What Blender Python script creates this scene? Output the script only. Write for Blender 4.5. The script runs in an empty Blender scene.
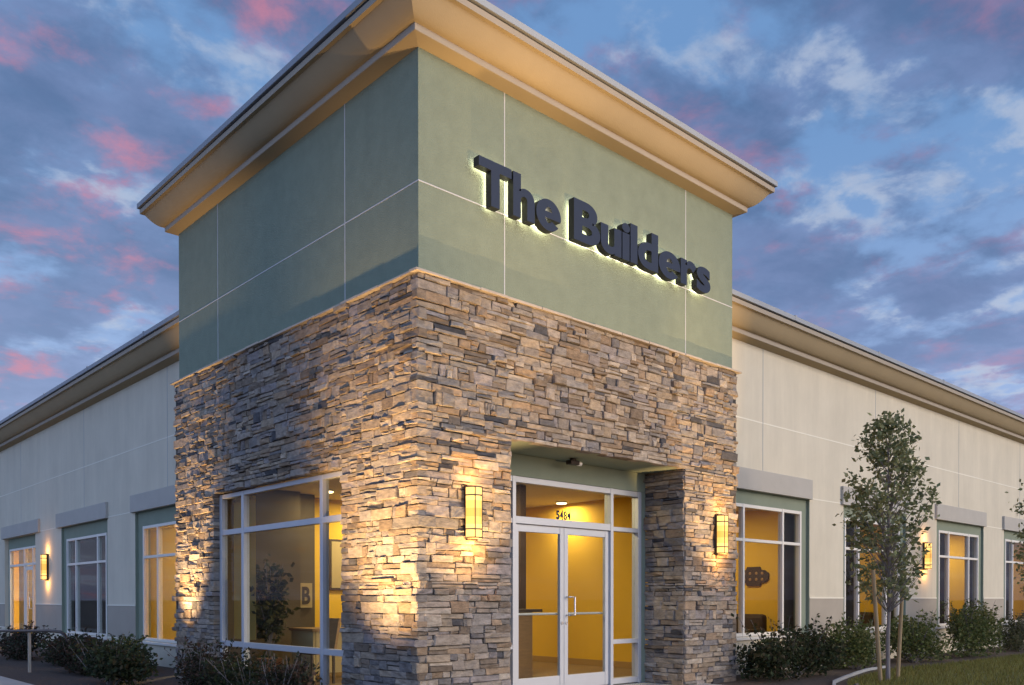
import bpy, bmesh, math, random
import numpy as np
from mathutils import Vector, Matrix
R = math.radians
C = bpy.context.scene.collection
scene = bpy.context.scene

# ------------------------------------------------------------------ camera
cam = bpy.data.cameras.new('camera'); camo = bpy.data.objects.new('camera', cam); C.objects.link(camo)
cam.sensor_fit = 'HORIZONTAL'; cam.sensor_width = 36.0
cam.lens = 864.64 / 1024 * 36; cam.shift_y = 264.5 / 1024
cam.clip_start = 0.1; cam.clip_end = 3000
yaw, pitch, roll = 0.8248, -0.0092, -0.0003
F = Vector((math.cos(yaw) * math.cos(pitch), math.sin(yaw) * math.cos(pitch), math.sin(pitch)))
Rt = Vector((math.sin(yaw), -math.cos(yaw), 0)); U = Rt.cross(F)
Rr = math.cos(roll) * Rt + math.sin(roll) * U; Ur = -math.sin(roll) * Rt + math.cos(roll) * U
m = Matrix.Identity(4)
for i in range(3):
    m[i][0], m[i][1], m[i][2] = Rr[i], Ur[i], -F[i]
m.translation = Vector((-5.3495, -7.2047, 1.1932))
camo.matrix_world = m
scene.camera = camo

# ------------------------------------------------------------------ exposure, sun, sky
scene.view_settings.view_transform = 'Standard'; scene.view_settings.look = 'None'
scene.view_settings.exposure = 0.0; scene.view_settings.gamma = 1; scene.view_settings.use_curve_mapping = False
scene.cycles.use_denoising = True
scene.cycles.max_bounces = 8; scene.cycles.transparent_max_bounces = 24
scene.cycles.sample_clamp_indirect = 4.0

SUN_DIR = Vector((0.42, -1.0, 0.34)).normalized()          # where the afterglow comes from
sl = bpy.data.lights.new('sun', 'SUN'); sl.energy = 2.5; sl.angle = R(40); sl.color = (1.0, 0.86, 0.70)
so = bpy.data.objects.new('sun', sl); C.objects.link(so); so.rotation_euler = SUN_DIR.to_track_quat('Z', 'Y').to_euler()

world = bpy.data.worlds.new('World'); scene.world = world; world.use_nodes = True
nt = world.node_tree; N = nt.nodes; L = nt.links; N.clear()
def nd(t, **k):
    n = N.new(t)
    for a, b in k.items(): setattr(n, a, b)
    return n
def wmath(op, a, b=None, clamp=False):
    n = nd('ShaderNodeMath', operation=op, use_clamp=clamp)
    for i, v in enumerate((a, b)):
        if v is None: continue
        if isinstance(v, (int, float)): n.inputs[i].default_value = v
        else: L.new(v, n.inputs[i])
    return n.outputs[0]
def wmix(f, a, b):
    n = nd('ShaderNodeMix', data_type='RGBA')
    for s, v in ((n.inputs[0], f), (n.inputs[6], a), (n.inputs[7], b)):
        if isinstance(v, tuple): s.default_value = (*v, 1)
        elif isinstance(v, (int, float)): s.default_value = v
        else: L.new(v, s)
    return n.outputs[2]
def wramp(v, lo, hi):
    n = nd('ShaderNodeMapRange', interpolation_type='SMOOTHSTEP')
    L.new(v, n.inputs[0]); n.inputs[1].default_value = lo; n.inputs[2].default_value = hi
    return n.outputs[0]
tc = nd('ShaderNodeTexCoord'); sx = nd('ShaderNodeSeparateXYZ'); L.new(tc.outputs['Generated'], sx.inputs[0])
zc = wmath('MAXIMUM', sx.outputs[2], 0.0)
den = wmath('ADD', zc, 0.16)
cx = wmath('DIVIDE', sx.outputs[0], den); cy = wmath('DIVIDE', sx.outputs[1], den)
cv = nd('ShaderNodeCombineXYZ'); L.new(cx, cv.inputs[0]); L.new(cy, cv.inputs[1])
def wnoise(scale, det, off, rough=0.55, dist=0.0):
    mp = nd('ShaderNodeMapping'); mp.inputs['Location'].default_value = off; L.new(cv.outputs[0], mp.inputs[0])
    n = nd('ShaderNodeTexNoise'); L.new(mp.outputs[0], n.inputs['Vector'])
    n.inputs['Scale'].default_value = scale; n.inputs['Detail'].default_value = det
    n.inputs['Roughness'].default_value = rough; n.inputs['Distortion'].default_value = dist
    return n.outputs[0]
sky = nd('ShaderNodeTexSky', sky_type='NISHITA'); sky.sun_disc = False
sky.sun_elevation = R(3); sky.sun_rotation = math.atan2(SUN_DIR.x, SUN_DIR.y)
nish = nd('ShaderNodeMix', data_type='RGBA', blend_type='MULTIPLY'); nish.inputs[0].default_value = 1
L.new(sky.outputs[0], nish.inputs[6]); nish.inputs[7].default_value = (0.05, 0.05, 0.05, 1)
base = wmix(wramp(zc, 0.06, 0.50), (0.42, 0.55, 0.90), (0.17, 0.34, 0.66))
n_big = wnoise(1.5, 3, (3.1, 1.7, 0)); n_mid = wnoise(4.3, 7, (0.4, 6.9, 0.3), 0.50, 0.1)
n_fin = wnoise(10.0, 6, (8.4, 2.2, 1.3), 0.6, 0.2); n_pk = wnoise(4.8, 7, (1.3, 4.1, 6.0), 0.60, 0.2); n_lum = wnoise(5.0, 7, (2.2, 7.7, 4.0), 0.6, 0.2)
dens = wmath('ADD', wmath('MULTIPLY', n_mid, 0.76), wmath('MULTIPLY', n_fin, 0.24))
dens = wmath('ADD', dens, wmath('MULTIPLY', wmath('SUBTRACT', n_big, 0.5), 0.28))
thick = wramp(dens, 0.46, 0.62)
cloud_c = wmix(wramp(n_lum, 0.34, 0.66), (0.085, 0.165, 0.36), (0.19, 0.275, 0.53))
cloud_c = wmix(wmath('MULTIPLY', thick, 0.35), cloud_c, (0.09, 0.12, 0.29))
cloud_c = wmix(wmath('MULTIPLY', wramp(zc, 0.42, 0.08), 0.55), cloud_c, (0.34, 0.42, 0.78))
skyc = wmix(wmath('MULTIPLY', wramp(dens, 0.38, 0.52), 0.90), base, cloud_c)
# bright rims where cloud is thin
rim = wmath('MULTIPLY', wramp(dens, 0.35, 0.41), wramp(dens, 0.49, 0.43))
rim = wmath('MULTIPLY', rim, wramp(n_lum, 0.46, 0.64))
skyc = wmix(wmath('MULTIPLY', rim, 0.5), skyc, (0.66, 0.70, 0.80))
# undersides still touched by the set sun
pk = wmath('MULTIPLY', wramp(n_pk, 0.49, 0.72), wramp(dens, 0.38, 0.50))
pk = wmath('MULTIPLY', pk, wramp(n_fin, 0.30, 0.60))
sd = nd('ShaderNodeVectorMath', operation='DOT_PRODUCT'); L.new(tc.outputs['Generated'], sd.inputs[0]); sd.inputs[1].default_value = (-0.734, 0.679, 0)
pk = wmath('MULTIPLY', pk, wmath('ADD', 0.35, wmath('MULTIPLY', wramp(sd.outputs['Value'], -0.45, 0.25), 0.55)))
skyc = wmix(wmath('MULTIPLY', pk, 0.80), skyc, (0.80, 0.24, 0.33))
add = nd('ShaderNodeMix', data_type='RGBA', blend_type='ADD'); add.inputs[0].default_value = 1
L.new(skyc, add.inputs[6]); L.new(nish.outputs[2], add.inputs[7])
# the western half of the sky, behind the camera, has its afterglow boosted to light the walls
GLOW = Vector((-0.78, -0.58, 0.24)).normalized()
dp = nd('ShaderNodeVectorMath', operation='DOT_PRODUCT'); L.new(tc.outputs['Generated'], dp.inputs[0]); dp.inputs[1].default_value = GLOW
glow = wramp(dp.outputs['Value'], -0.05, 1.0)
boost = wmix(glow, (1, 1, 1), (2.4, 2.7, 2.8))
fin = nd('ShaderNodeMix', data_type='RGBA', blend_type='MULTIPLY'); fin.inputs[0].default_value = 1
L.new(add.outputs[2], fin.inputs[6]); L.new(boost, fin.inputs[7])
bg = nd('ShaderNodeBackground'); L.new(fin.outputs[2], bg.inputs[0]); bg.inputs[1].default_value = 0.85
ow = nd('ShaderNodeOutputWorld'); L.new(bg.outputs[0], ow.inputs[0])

# ------------------------------------------------------------------ materials
def mat(name, col, rough=0.8, metal=0.0, noise=0.0, nscale=4.0, bump=0.0, bscale=120.0, attr=None, emit=None, estr=0.0, stretch=None, spec=0.5, stain=0.0):
    mt = bpy.data.materials.new(name); mt.use_nodes = True
    t = mt.node_tree; b = t.nodes['Principled BSDF']
    b.inputs['Roughness'].default_value = rough; b.inputs['Metallic'].default_value = metal
    b.inputs['Specular IOR Level'].default_value = spec
    b.inputs['Base Color'].default_value = (*col, 1)
    tcn = t.nodes.new('ShaderNodeTexCoord'); src = tcn.outputs['Object']
    if stretch:
        mp = t.nodes.new('ShaderNodeMapping'); mp.inputs['Scale'].default_value = stretch
        t.links.new(src, mp.inputs[0]); src = mp.outputs[0]
    cur = None
    if attr:
        a = t.nodes.new('ShaderNodeAttribute'); a.attribute_name = attr; cur = a.outputs['Color']
    if noise:
        n = t.nodes.new('ShaderNodeTexNoise'); n.inputs['Scale'].default_value = nscale; n.inputs['Detail'].default_value = 6
        n.inputs['Roughness'].default_value = 0.62
        t.links.new(src, n.inputs['Vector'])
        mr = t.nodes.new('ShaderNodeMapRange'); mr.inputs[1].default_value = 0.25; mr.inputs[2].default_value = 0.75
        mr.inputs[3].default_value = 1 - noise; mr.inputs[4].default_value = 1 + noise
        t.links.new(n.outputs[0], mr.inputs[0])
        mx = t.nodes.new('ShaderNodeMix'); mx.data_type = 'RGBA'; mx.blend_type = 'MULTIPLY'; mx.inputs[0].default_value = 1
        if cur: t.links.new(cur, mx.inputs[6])
        else: mx.inputs[6].default_value = (*col, 1)
        t.links.new(mr.outputs[0], mx.inputs[7]); cur = mx.outputs[2]
    if stain:
        mp2 = t.nodes.new('ShaderNodeMapping'); mp2.inputs['Scale'].default_value = (1.6, 1.6, 0.22)
        t.links.new(tcn.outputs['Object'], mp2.inputs[0])
        n = t.nodes.new('ShaderNodeTexNoise'); n.inputs['Scale'].default_value = 1.5; n.inputs['Detail'].default_value = 8
        n.inputs['Roughness'].default_value = 0.7
        t.links.new(mp2.outputs[0], n.inputs['Vector'])
        mr = t.nodes.new('ShaderNodeMapRange'); mr.inputs[1].default_value = 0.35; mr.inputs[2].default_value = 0.7
        mr.inputs[3].default_value = 1 + stain * .4; mr.inputs[4].default_value = 1 - stain
        t.links.new(n.outputs[0], mr.inputs[0])
        mx = t.nodes.new('ShaderNodeMix'); mx.data_type = 'RGBA'; mx.blend_type = 'MULTIPLY'; mx.inputs[0].default_value = 1
        if cur: t.links.new(cur, mx.inputs[6])
        else: mx.inputs[6].default_value = (*col, 1)
        t.links.new(mr.outputs[0], mx.inputs[7]); cur = mx.outputs[2]
    if cur: t.links.new(cur, b.inputs['Base Color'])
    if bump:
        n = t.nodes.new('ShaderNodeTexNoise'); n.inputs['Scale'].default_value = bscale; n.inputs['Detail'].default_value = 4
        t.links.new(src, n.inputs['Vector'])
        bp = t.nodes.new('ShaderNodeBump'); bp.inputs['Strength'].default_value = bump; bp.inputs['Distance'].default_value = 0.01
        t.links.new(n.outputs[0], bp.inputs['Height']); t.links.new(bp.outputs[0], b.inputs['Normal'])
    if emit:
        b.inputs['Emission Color'].default_value = (*emit, 1); b.inputs['Emission Strength'].default_value = estr
    return mt

M = {}
M['green'] = mat('sage_stucco', (0.21, 0.245, 0.18), 0.92, noise=0.08, nscale=5, bump=0.8, bscale=70, stain=0.04, spec=0.2)
M['surround'] = mat('surround_stucco', (0.225, 0.255, 0.19), 0.92, noise=0.06, nscale=3, bump=0.3, bscale=90, spec=0.2)
M['cream'] = mat('cream_stucco', (0.60, 0.54, 0.415), 0.93, noise=0.05, nscale=1.6, bump=0.35, bscale=80, stain=0.09, spec=0.2)
M['joint'] = mat('panel_joint', (0.50, 0.50, 0.49), 0.7)
M['trim'] = mat('cream_trim', (0.74, 0.69, 0.56), 0.7)
M['greyjoint'] = mat('panel_joint_grey', (0.36, 0.36, 0.35), 0.8)
M['band'] = mat('taupe_stucco', (0.37, 0.325, 0.26), 0.93, noise=0.06, nscale=2.5, bump=0.3, bscale=80, spec=0.2)
M['lintel'] = mat('grey_stucco', (0.43, 0.40, 0.345), 0.93, noise=0.06, nscale=2.5, bump=0.3, bscale=80, spec=0.2)
M['cornice'] = mat('tan_stucco', (0.39, 0.305, 0.185), 0.92, noise=0.06, nscale=1.4, bump=0.25, bscale=70, spec=0.2)
M['fascia'] = mat('fascia_paint', (0.35, 0.295, 0.225), 0.8, noise=0.05, nscale=3)
M['coping'] = mat('coping_metal', (0.27, 0.29, 0.31), 0.5, 0.3, noise=0.06, nscale=2)
M['gap'] = mat('coping_shadow_gap', (0.21, 0.215, 0.22), 0.7)
M['roof'] = mat('roof_membrane', (0.35, 0.34, 0.33), 0.9, noise=0.1, nscale=1)
M['stone'] = mat('ledge_stone', (0.3, 0.27, 0.23), 0.9, noise=0.42, nscale=11, bump=1.0, bscale=30, attr='Col', stretch=(1, 1, 2.2), spec=0.25)
M['mortar'] = mat('stone_backing', (0.05, 0.045, 0.04), 0.95, noise=0.2)
M['cap'] = mat('stone_cap', (0.42, 0.35, 0.27), 0.85, noise=0.15, nscale=7, bump=0.5, bscale=40)
M['alu'] = mat('painted_aluminium', (0.47, 0.48, 0.50), 0.42, 0.25, noise=0.03, nscale=5)
M['creamframe'] = mat('cream_frame_paint', (0.70, 0.66, 0.58), 0.5)
M['darkmetal'] = mat('dark_bronze', (0.05, 0.04, 0.035), 0.45, 0.6)
M['steel'] = mat('steel', (0.65, 0.65, 0.65), 0.25, 1.0)
M['yellow'] = mat('ochre_wall', (0.68, 0.425, 0.042), 0.9, noise=0.04, nscale=2)
M['taupe'] = mat('taupe_wall', (0.11, 0.085, 0.055), 0.9, noise=0.06, nscale=2)
M['ceil'] = mat('ceiling_paint', (0.72, 0.64, 0.50), 0.95, noise=0.03)
M['carpet'] = mat('carpet', (0.20, 0.13, 0.07), 0.95, noise=0.15, nscale=30)
M['skirting'] = mat('skirting', (0.35, 0.22, 0.09), 0.7)
M['wood'] = mat('desk_wood', (0.30, 0.17, 0.07), 0.5, noise=0.2, nscale=4, stretch=(1, 1, 8))
M['darkwood'] = mat('dark_wood', (0.05, 0.03, 0.02), 0.5, noise=0.2, nscale=6)
M['board'] = mat('cream_board', (0.40, 0.31, 0.16), 0.8)
M['navy'] = mat('navy_paint', (0.011, 0.022, 0.052), 0.55, noise=0.06, nscale=6, spec=0.2)
M['letterside'] = mat('letter_return', (0.012, 0.014, 0.018), 0.5)
M['halo'] = mat('halo_led', (0.8, 0.8, 0.7), 0.5, emit=(1.0, 0.90, 0.68), estr=13.0)
M['sconce'] = mat('sconce_glass_ends', (0.16, 0.09, 0.03), 0.5, emit=(1.0, 0.60, 0.16), estr=1.8)
M['sconce_mid'] = mat('sconce_glass_inner', (0.16, 0.09, 0.03), 0.5, emit=(1.0, 0.54, 0.11), estr=1.45)
M['sconce_core'] = mat('sconce_glass_middle', (0.16, 0.09, 0.03), 0.5, emit=(1.0, 0.47, 0.07), estr=1.2)
M['lampdisc'] = mat('ceiling_lamp', (0.9, 0.8, 0.6), 0.5, emit=(1.0, 0.78, 0.40), estr=6.0)
M['lens'] = mat('lamp_lens', (0.75, 0.75, 0.72), 0.2)
M['blind'] = mat('tan_blind', (0.42, 0.33, 0.10), 0.8, noise=0.1, nscale=5)
M['darkblind'] = mat('brown_blind', (0.10, 0.075, 0.055), 0.8, noise=0.1, nscale=5)
M['upholstery'] = mat('dark_upholstery', (0.05, 0.03, 0.02), 0.8, noise=0.2, nscale=12)
M['plaque'] = mat('carved_plaque', (0.05, 0.026, 0.016), 0.7, noise=0.3, nscale=14)
M['asphalt'] = mat('asphalt', (0.05, 0.05, 0.052), 0.92, noise=0.25, nscale=3, bump=0.4, bscale=60)
M['concrete'] = mat('concrete', (0.36, 0.34, 0.31), 0.9, noise=0.12, nscale=1.5, bump=0.3, bscale=50)
M['mulch'] = mat('mulch', (0.060, 0.040, 0.028), 0.97, noise=0.55, nscale=26, bump=1.0, bscale=30)
M['soil'] = mat('lawn_soil', (0.11, 0.115, 0.036), 0.97, noise=0.35, nscale=12, bump=0.8, bscale=40)
M['bark'] = mat('grey_bark', (0.16, 0.14, 0.13), 0.9, noise=0.25, nscale=20, bump=0.5, bscale=40, stretch=(1, 1, .3))
M['stake'] = mat('lodgepole', (0.24, 0.17, 0.085), 0.8, noise=0.2, nscale=12, stretch=(1, 1, .2), bump=.3, bscale=30)
M['leaf'] = mat('leaf', (0.07, 0.1, 0.03), 0.65, attr='Col', spec=0.18)
M['pot'] = mat('terracotta_pot', (0.22, 0.10, 0.05), 0.7, noise=0.1)

t = M['leaf'].node_tree; o_ = t.nodes['Material Output']; b_ = t.nodes['Principled BSDF']
tl = t.nodes.new('ShaderNodeBsdfTranslucent'); at_ = t.nodes.new('ShaderNodeAttribute'); at_.attribute_name = 'Col'
mx = t.nodes.new('ShaderNodeMixShader'); mx.inputs[0].default_value = .35
t.links.new(at_.outputs['Color'], tl.inputs[0]); t.links.new(b_.outputs[0], mx.inputs[1]); t.links.new(tl.outputs[0], mx.inputs[2]); t.links.new(mx.outputs[0], o_.inputs[0])
for k in ('blind', 'darkblind'):
    t = M[k].node_tree; o = t.nodes['Material Output']; b = t.nodes['Principled BSDF']
    tl = t.nodes.new('ShaderNodeBsdfTranslucent'); tl.inputs[0].default_value = (.58, .46, .10, 1) if k == 'blind' else (.10, .075, .05, 1)
    mx = t.nodes.new('ShaderNodeMixShader'); mx.inputs[0].default_value = .5
    t.links.new(b.outputs[0], mx.inputs[1]); t.links.new(tl.outputs[0], mx.inputs[2]); t.links.new(mx.outputs[0], o.inputs[0])
def glass_mat():
    mt = bpy.data.materials.new('window_glass'); mt.use_nodes = True
    t = mt.node_tree; t.nodes.clear()
    o = t.nodes.new('ShaderNodeOutputMaterial'); mx = t.nodes.new('ShaderNodeMixShader')
    tr = t.nodes.new('ShaderNodeBsdfTransparent'); tr.inputs[0].default_value = (0.90, 0.91, 0.89, 1)
    gl = t.nodes.new('ShaderNodeBsdfGlossy'); gl.inputs['Roughness'].default_value = 0.0
    lw = t.nodes.new('ShaderNodeLayerWeight'); lw.inputs[0].default_value = 0.5
    p = t.nodes.new('ShaderNodeMath'); p.operation = 'POWER'; p.inputs[1].default_value = 6.5
    t.links.new(lw.outputs['Facing'], p.inputs[0])
    mr = t.nodes.new('ShaderNodeMapRange'); mr.inputs[3].default_value = 0.014; mr.inputs[4].default_value = 0.8
    t.links.new(p.outputs[0], mr.inputs[0])
    t.links.new(mr.outputs[0], mx.inputs[0]); t.links.new(tr.outputs[0], mx.inputs[1]); t.links.new(gl.outputs[0], mx.inputs[2])
    t.links.new(mx.outputs[0], o.inputs[0])
    return mt
M['glass'] = glass_mat()

# ------------------------------------------------------------------ helpers
class MB:
    """collects geometry and links it as one mesh object"""
    def __init__(s): s.v = []; s.f = []; s.mi = []; s.fc = []
    def add(s, vs, fs, mi=0, col=None):
        o = len(s.v); s.v.extend([tuple(p) for p in vs])
        for f in fs: s.f.append(tuple(o + i for i in f)); s.mi.append(mi); s.fc.append(col)
    def box(s, a, b, mi=0, col=None):
        x0, y0, z0 = [min(a[i], b[i]) for i in range(3)]; x1, y1, z1 = [max(a[i], b[i]) for i in range(3)]
        s.add([(x0,y0,z0),(x1,y0,z0),(x1,y1,z0),(x0,y1,z0),(x0,y0,z1),(x1,y0,z1),(x1,y1,z1),(x0,y1,z1)],
              [(0,3,2,1),(4,5,6,7),(0,1,5,4),(1,2,6,5),(2,3,7,6),(3,0,4,7)], mi, col)
    def tube(s, pts, rad, n=8, mi=0, cap=True):
        pts = [Vector(p) for p in pts]
        rad = rad if isinstance(rad, (list, tuple)) else [rad] * len(pts)
        rings = []
        for i, p in enumerate(pts):
            d = (pts[min(i + 1, len(pts) - 1)] - pts[max(i - 1, 0)]).normalized()
            a = d.orthogonal().normalized() if abs(d.z) < .9 else Vector((1, 0, 0)).cross(d).normalized()
            b = d.cross(a)
            rings.append([p + (a * math.cos(2 * math.pi * k / n) + b * math.sin(2 * math.pi * k / n)) * rad[i] for k in range(n)])
        vs = [v for r in rings for v in r]; fs = []
        for i in range(len(pts) - 1):
            for k in range(n):
                fs.append((i*n + k, i*n + (k+1) % n, (i+1)*n + (k+1) % n, (i+1)*n + k))
        if cap: fs += [tuple(range(n - 1, -1, -1)), tuple((len(pts)-1)*n + k for k in range(n))]
        s.add(vs, fs, mi)
    def build(s, name, mats, parent=None, smooth=False, bevel=0.0, loc=None):
        me = bpy.data.meshes.new(name); me.from_pydata(s.v, [], s.f)
        mats = mats if isinstance(mats, (list, tuple)) else [mats]
        for k in mats: me.materials.append(M[k])
        me.polygons.foreach_set('material_index', s.mi)
        if any(c is not None for c in s.fc):
            ca = me.color_attributes.new('Col', 'FLOAT_COLOR', 'CORNER')
            arr = np.ones((len(me.loops), 4), dtype=np.float32); k = 0
            for f, c in zip(s.f, s.fc):
                n = len(f)
                if c is not None: arr[k:k+n, :3] = c
                k += n
            ca.data.foreach_set('color', arr.ravel())
        if smooth: me.polygons.foreach_set('use_smooth', [True] * len(me.polygons))
        me.update()
        o = bpy.data.objects.new(name, me); C.objects.link(o)
        if parent: o.parent = parent; o.matrix_parent_inverse = Matrix.Translation(-Vector(parent_world(parent)))
        if bevel:
            bv = o.modifiers.new('bevel', 'BEVEL'); bv.width = bevel; bv.segments = 2; bv.limit_method = 'ANGLE'; bv.angle_limit = R(40)
        return o
def parent_world(p):
    w = Vector(p.location)
    while p.parent:
        p = p.parent
        if p.type == 'EMPTY': w = Vector(p.location); break
        w = w + Vector(p.location)
    # mesh parts are built in world coordinates with their own origin at 0, so only the Empty's place counts
    return w if True else w
def thing(name, label, cat, loc=(0, 0, 0), group=None):
    o = bpy.data.objects.new(name, None); C.objects.link(o); o.location = loc; o.empty_display_size = .2
    o['label'] = label; o['category'] = cat
    if group: o['group'] = group
    return o
def tag(o, label, cat, group=None):
    o['label'] = label; o['category'] = cat
    if group: o['group'] = group
    return o
def struct(o): o['kind'] = 'structure'; return o
def part(mb, name, mats, parent, **k):
    """mesh given in world coordinates, parented without moving"""
    o = mb.build(name, mats, None, **k)
    root = parent
    while root.parent: root = root.parent
    o.parent = parent
    off = Vector(root.location) if parent == root else Vector((0, 0, 0))
    o.location = -off if parent == root else Vector((0, 0, 0))
    return o
# a wall plane: (u, d, z) -> world; d is the distance out of the wall towards the street
FR = lambda y0: (lambda u, d, z: (u, y0 - d, z))
FL = lambda x0: (lambda u, d, z: (x0 - d, u, z))
def pbox(mb, P, u0, u1, d0, d1, z0, z1, mi=0, col=None): mb.box(P(u0, d0, z0), P(u1, d1, z1), mi, col)
def holed(mb, P, u0, u1, z0, z1, holes, th, mi=0):
    """wall slab with rectangular openings, as one skin with reveals"""
    us = sorted({u0, u1, *[h[0] for h in holes], *[h[1] for h in holes]}); zs = sorted({z0, z1, *[h[2] for h in holes], *[h[3] for h in holes]})
    us = [u for u in us if u0 <= u <= u1]; zs = [z for z in zs if z0 <= z <= z1]
    def inh(u, z): return any(h[0] < u < h[1] and h[2] < z < h[3] for h in holes)
    for i in range(len(us) - 1):
        for j in range(len(zs) - 1):
            if inh((us[i] + us[i+1]) / 2, (zs[j] + zs[j+1]) / 2): continue
            for d in (0, -th):
                mb.add([P(us[i], d, zs[j]), P(us[i+1], d, zs[j]), P(us[i+1], d, zs[j+1]), P(us[i], d, zs[j+1])], [(0, 1, 2, 3)], mi)
    for h in holes:
        a, b, c, e = h
        for (p, q) in (((a, c), (a, e)), ((b, c), (b, e)), ((a, e), (b, e)), ((a, c), (b, c))):
            mb.add([P(p[0], 0, p[1]), P(q[0], 0, q[1]), P(q[0], -th, q[1]), P(p[0], -th, p[1])], [(0, 1, 2, 3)], mi)

rng = random.Random(7); nr = np.random.default_rng(5)
Lw, Rw = 6.2067, 5.7401; PS = 0.08; ZL = 4.54; ZS = 6.86
YR, XL = 0.50, 0.60            # wing wall planes
ZW = 5.32                      # wing soffit

# ------------------------------------------------------------------ ground
g = MB(); g.add([(-900,-900,-.13),(900,-900,-.13),(900,900,-.13),(-900,900,-.13)], [(0,1,2,3)]); struct(g.build('parking_lot', 'asphalt'))
g = MB(); g.box((-6.0, -3.2, -.125), (40, 0.62, -0.02)); g.box((-6.0, .62, -.125), (.7, 40, -.02)); struct(g.build('planting_bed', 'mulch'))
g = MB()
for k in range(6): g.box((0.9, -6.6 + 1.2*k, -.12), (5.0, -5.412 + 1.2*k, -.004))
g.box((1.15, .61, -.12), (4.6, .75, -.004))
struct(g.build('entrance_path', 'concrete', bevel=.008))
g = MB()
for k in range(28): g.box((-4.4, 1.0 + 1.4*k, -.12), (-2.12, 2.388 + 1.4*k, .02))
struct(g.build('side_path', 'concrete', bevel=.008))
lawn_edge = [(5.3,-2.3),(6.0,-1.75),(6.6,-1.42),(7.6,-1.15),(8.8,-.93),(9.8,-.86),(11,-1.02),(13,-1.10),(16,-1.12),(22,-1.1),(40,-1.1)]
g = MB(); vs = []; 
for x, y in lawn_edge: vs += [(x, y, -.012), (x, -6.5, -.012)]
g.add(vs, [(2*i, 2*i+1, 2*i+3, 2*i+2) for i in range(len(lawn_edge)-1)])
struct(g.build('lawn_ground', 'soil'))
def lawn_y(x):
    for (a, b), (c, d) in zip(lawn_edge, lawn_edge[1:]):
        if a <= x <= c: return b + (d - b) * (x - a) / (c - a)
    return -1.1
g = MB()
for i in range(26000):
    x = 5.4 + 17 * nr.random() ** 1.15; top = lawn_y(x) + .05
    y = top - 2.4 * nr.random() ** 1.2
    h = .03 + .045 * nr.random(); a = nr.random() * 6.283; w = .006 + .004 * nr.random(); lx, ly = nr.normal(0, .022, 2)
    c, s_ = math.cos(a) * w, math.sin(a) * w; v = .6 + .8 * nr.random()
    col = (.15*v + .04*nr.random(), .16*v, .045*v)
    g.add([(x-c, y-s_, -.014), (x+c, y+s_, -.014), (x+lx, y+ly, h)], [(0,1,2)], 0, col)
go = g.build('lawn_grass', 'leaf'); go['kind'] = 'stuff'; go['label'] = 'short green lawn in front of the planting bed'; go['category'] = 'grass'
g = MB(); pts = [(5.9,-1.52),(6.5,-1.22),(7.3,-.98),(8.2,-.74),(9.0,-.55),(9.8,-.48)]
for (a, b), (c, d) in zip(pts, pts[1:]):
    n = Vector((-(d-b), c-a, 0)).normalized() * .022
    g.add([(a-n.x,b-n.y,-.03),(c-n.x,d-n.y,-.03),(c+n.x,d+n.y,-.03),(a+n.x,b+n.y,-.03),(a-n.x,b-n.y,.02),(c-n.x,d-n.y,.02),(c+n.x,d+n.y,.02),(a+n.x,b+n.y,.02)],
          [(0,3,2,1),(4,5,6,7),(0,1,5,4),(1,2,6,5),(2,3,7,6),(3,0,4,7)])
struct(g.build('path_kerb', 'greyjoint'))

# ------------------------------------------------------------------ the building
B = thing('office_building', 'two winged cream office building with a stone clad corner tower under a green upper storey', 'building', (0, 0, 0))

# --- stone veneer
PAL = [((.255,.225,.195),3),((.31,.255,.20),6),((.345,.27,.19),4),((.30,.215,.14),2.5),((.41,.34,.26),1.8),((.085,.08,.08),.8),((.21,.16,.115),3),((.275,.235,.21),2.6),((.19,.17,.155),1.6)]
cum = np.cumsum([w for _, w in PAL]); cum = cum / cum[-1]
def stone_col():
    c = np.array(PAL[int(np.searchsorted(cum, rng.random()))][0]) * np.array((.86, .875, .90)); return tuple(c * (.80 + .32 * rng.random()))
rows = []; z = -.05
while z < ZL - .04:
    h = rng.choice((.065, .08, .09, .105, .125)) * rng.uniform(.9, 1.1); rows.append((z, min(z + h, ZL - .012))); z += h
if rows[-1][1] - rows[-1][0] < .05: rows[-2] = (rows[-2][0], rows[-1][1]); rows.pop()
def stone(mb, P, u0, u1, z0, z1, d, back=-.10):
    g_ = .0018; u0 += g_; u1 -= g_; z0 += g_; z1 -= g_
    j = lambda a: rng.uniform(-a, a)
    w, h = u1 - u0, z1 - z0; e = min(.009, h * .12)
    cs = [(u0, z0), (u1, z0), (u1, z1), (u0, z1)]
    sk = [(j(.010), j(.007)) for _ in cs]
    cs = [(u + a, z_ + b) for (u, z_), (a, b) in zip(cs, sk)]
    vs = [P(u, back, z_) for u, z_ in cs] + [P(u, d - rng.uniform(.004, .014), z_) for u, z_ in cs]
    mu, mz = (u0+u1)/2, (z0+z1)/2; tilt = j(.014); tilt2 = j(.010)
    ins = [(u + math.copysign(e*rng.uniform(.5,1.6), mu-u), z_ + math.copysign(e*rng.uniform(.5,1.4), mz-z_)) for u, z_ in cs]
    vs += [P(u, d + tilt*(u-mu)/w + tilt2*(z_-mz)/h + j(.004), z_) for u, z_ in ins]
    nmid = 3 if w > .22 else 2
    # a broken front: an extra bent line of points across the face
    cu = mu + j(w*.25)
    vs += [P(cu, d + j(.015), ins[0][1]*.5+ins[1][1]*.5), P(cu + j(.04), d + j(.015), ins[2][1]*.5+ins[3][1]*.5)]
    fs = [(0,1,5,4),(1,2,6,5),(2,3,7,6),(3,0,4,7),(4,5,9,12,8),(5,6,10,9),(6,7,11,13,10),(7,4,8,11),(8,12,13,11),(12,9,10,13)]
    mb.add(vs, fs, 0, stone_col())
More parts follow.
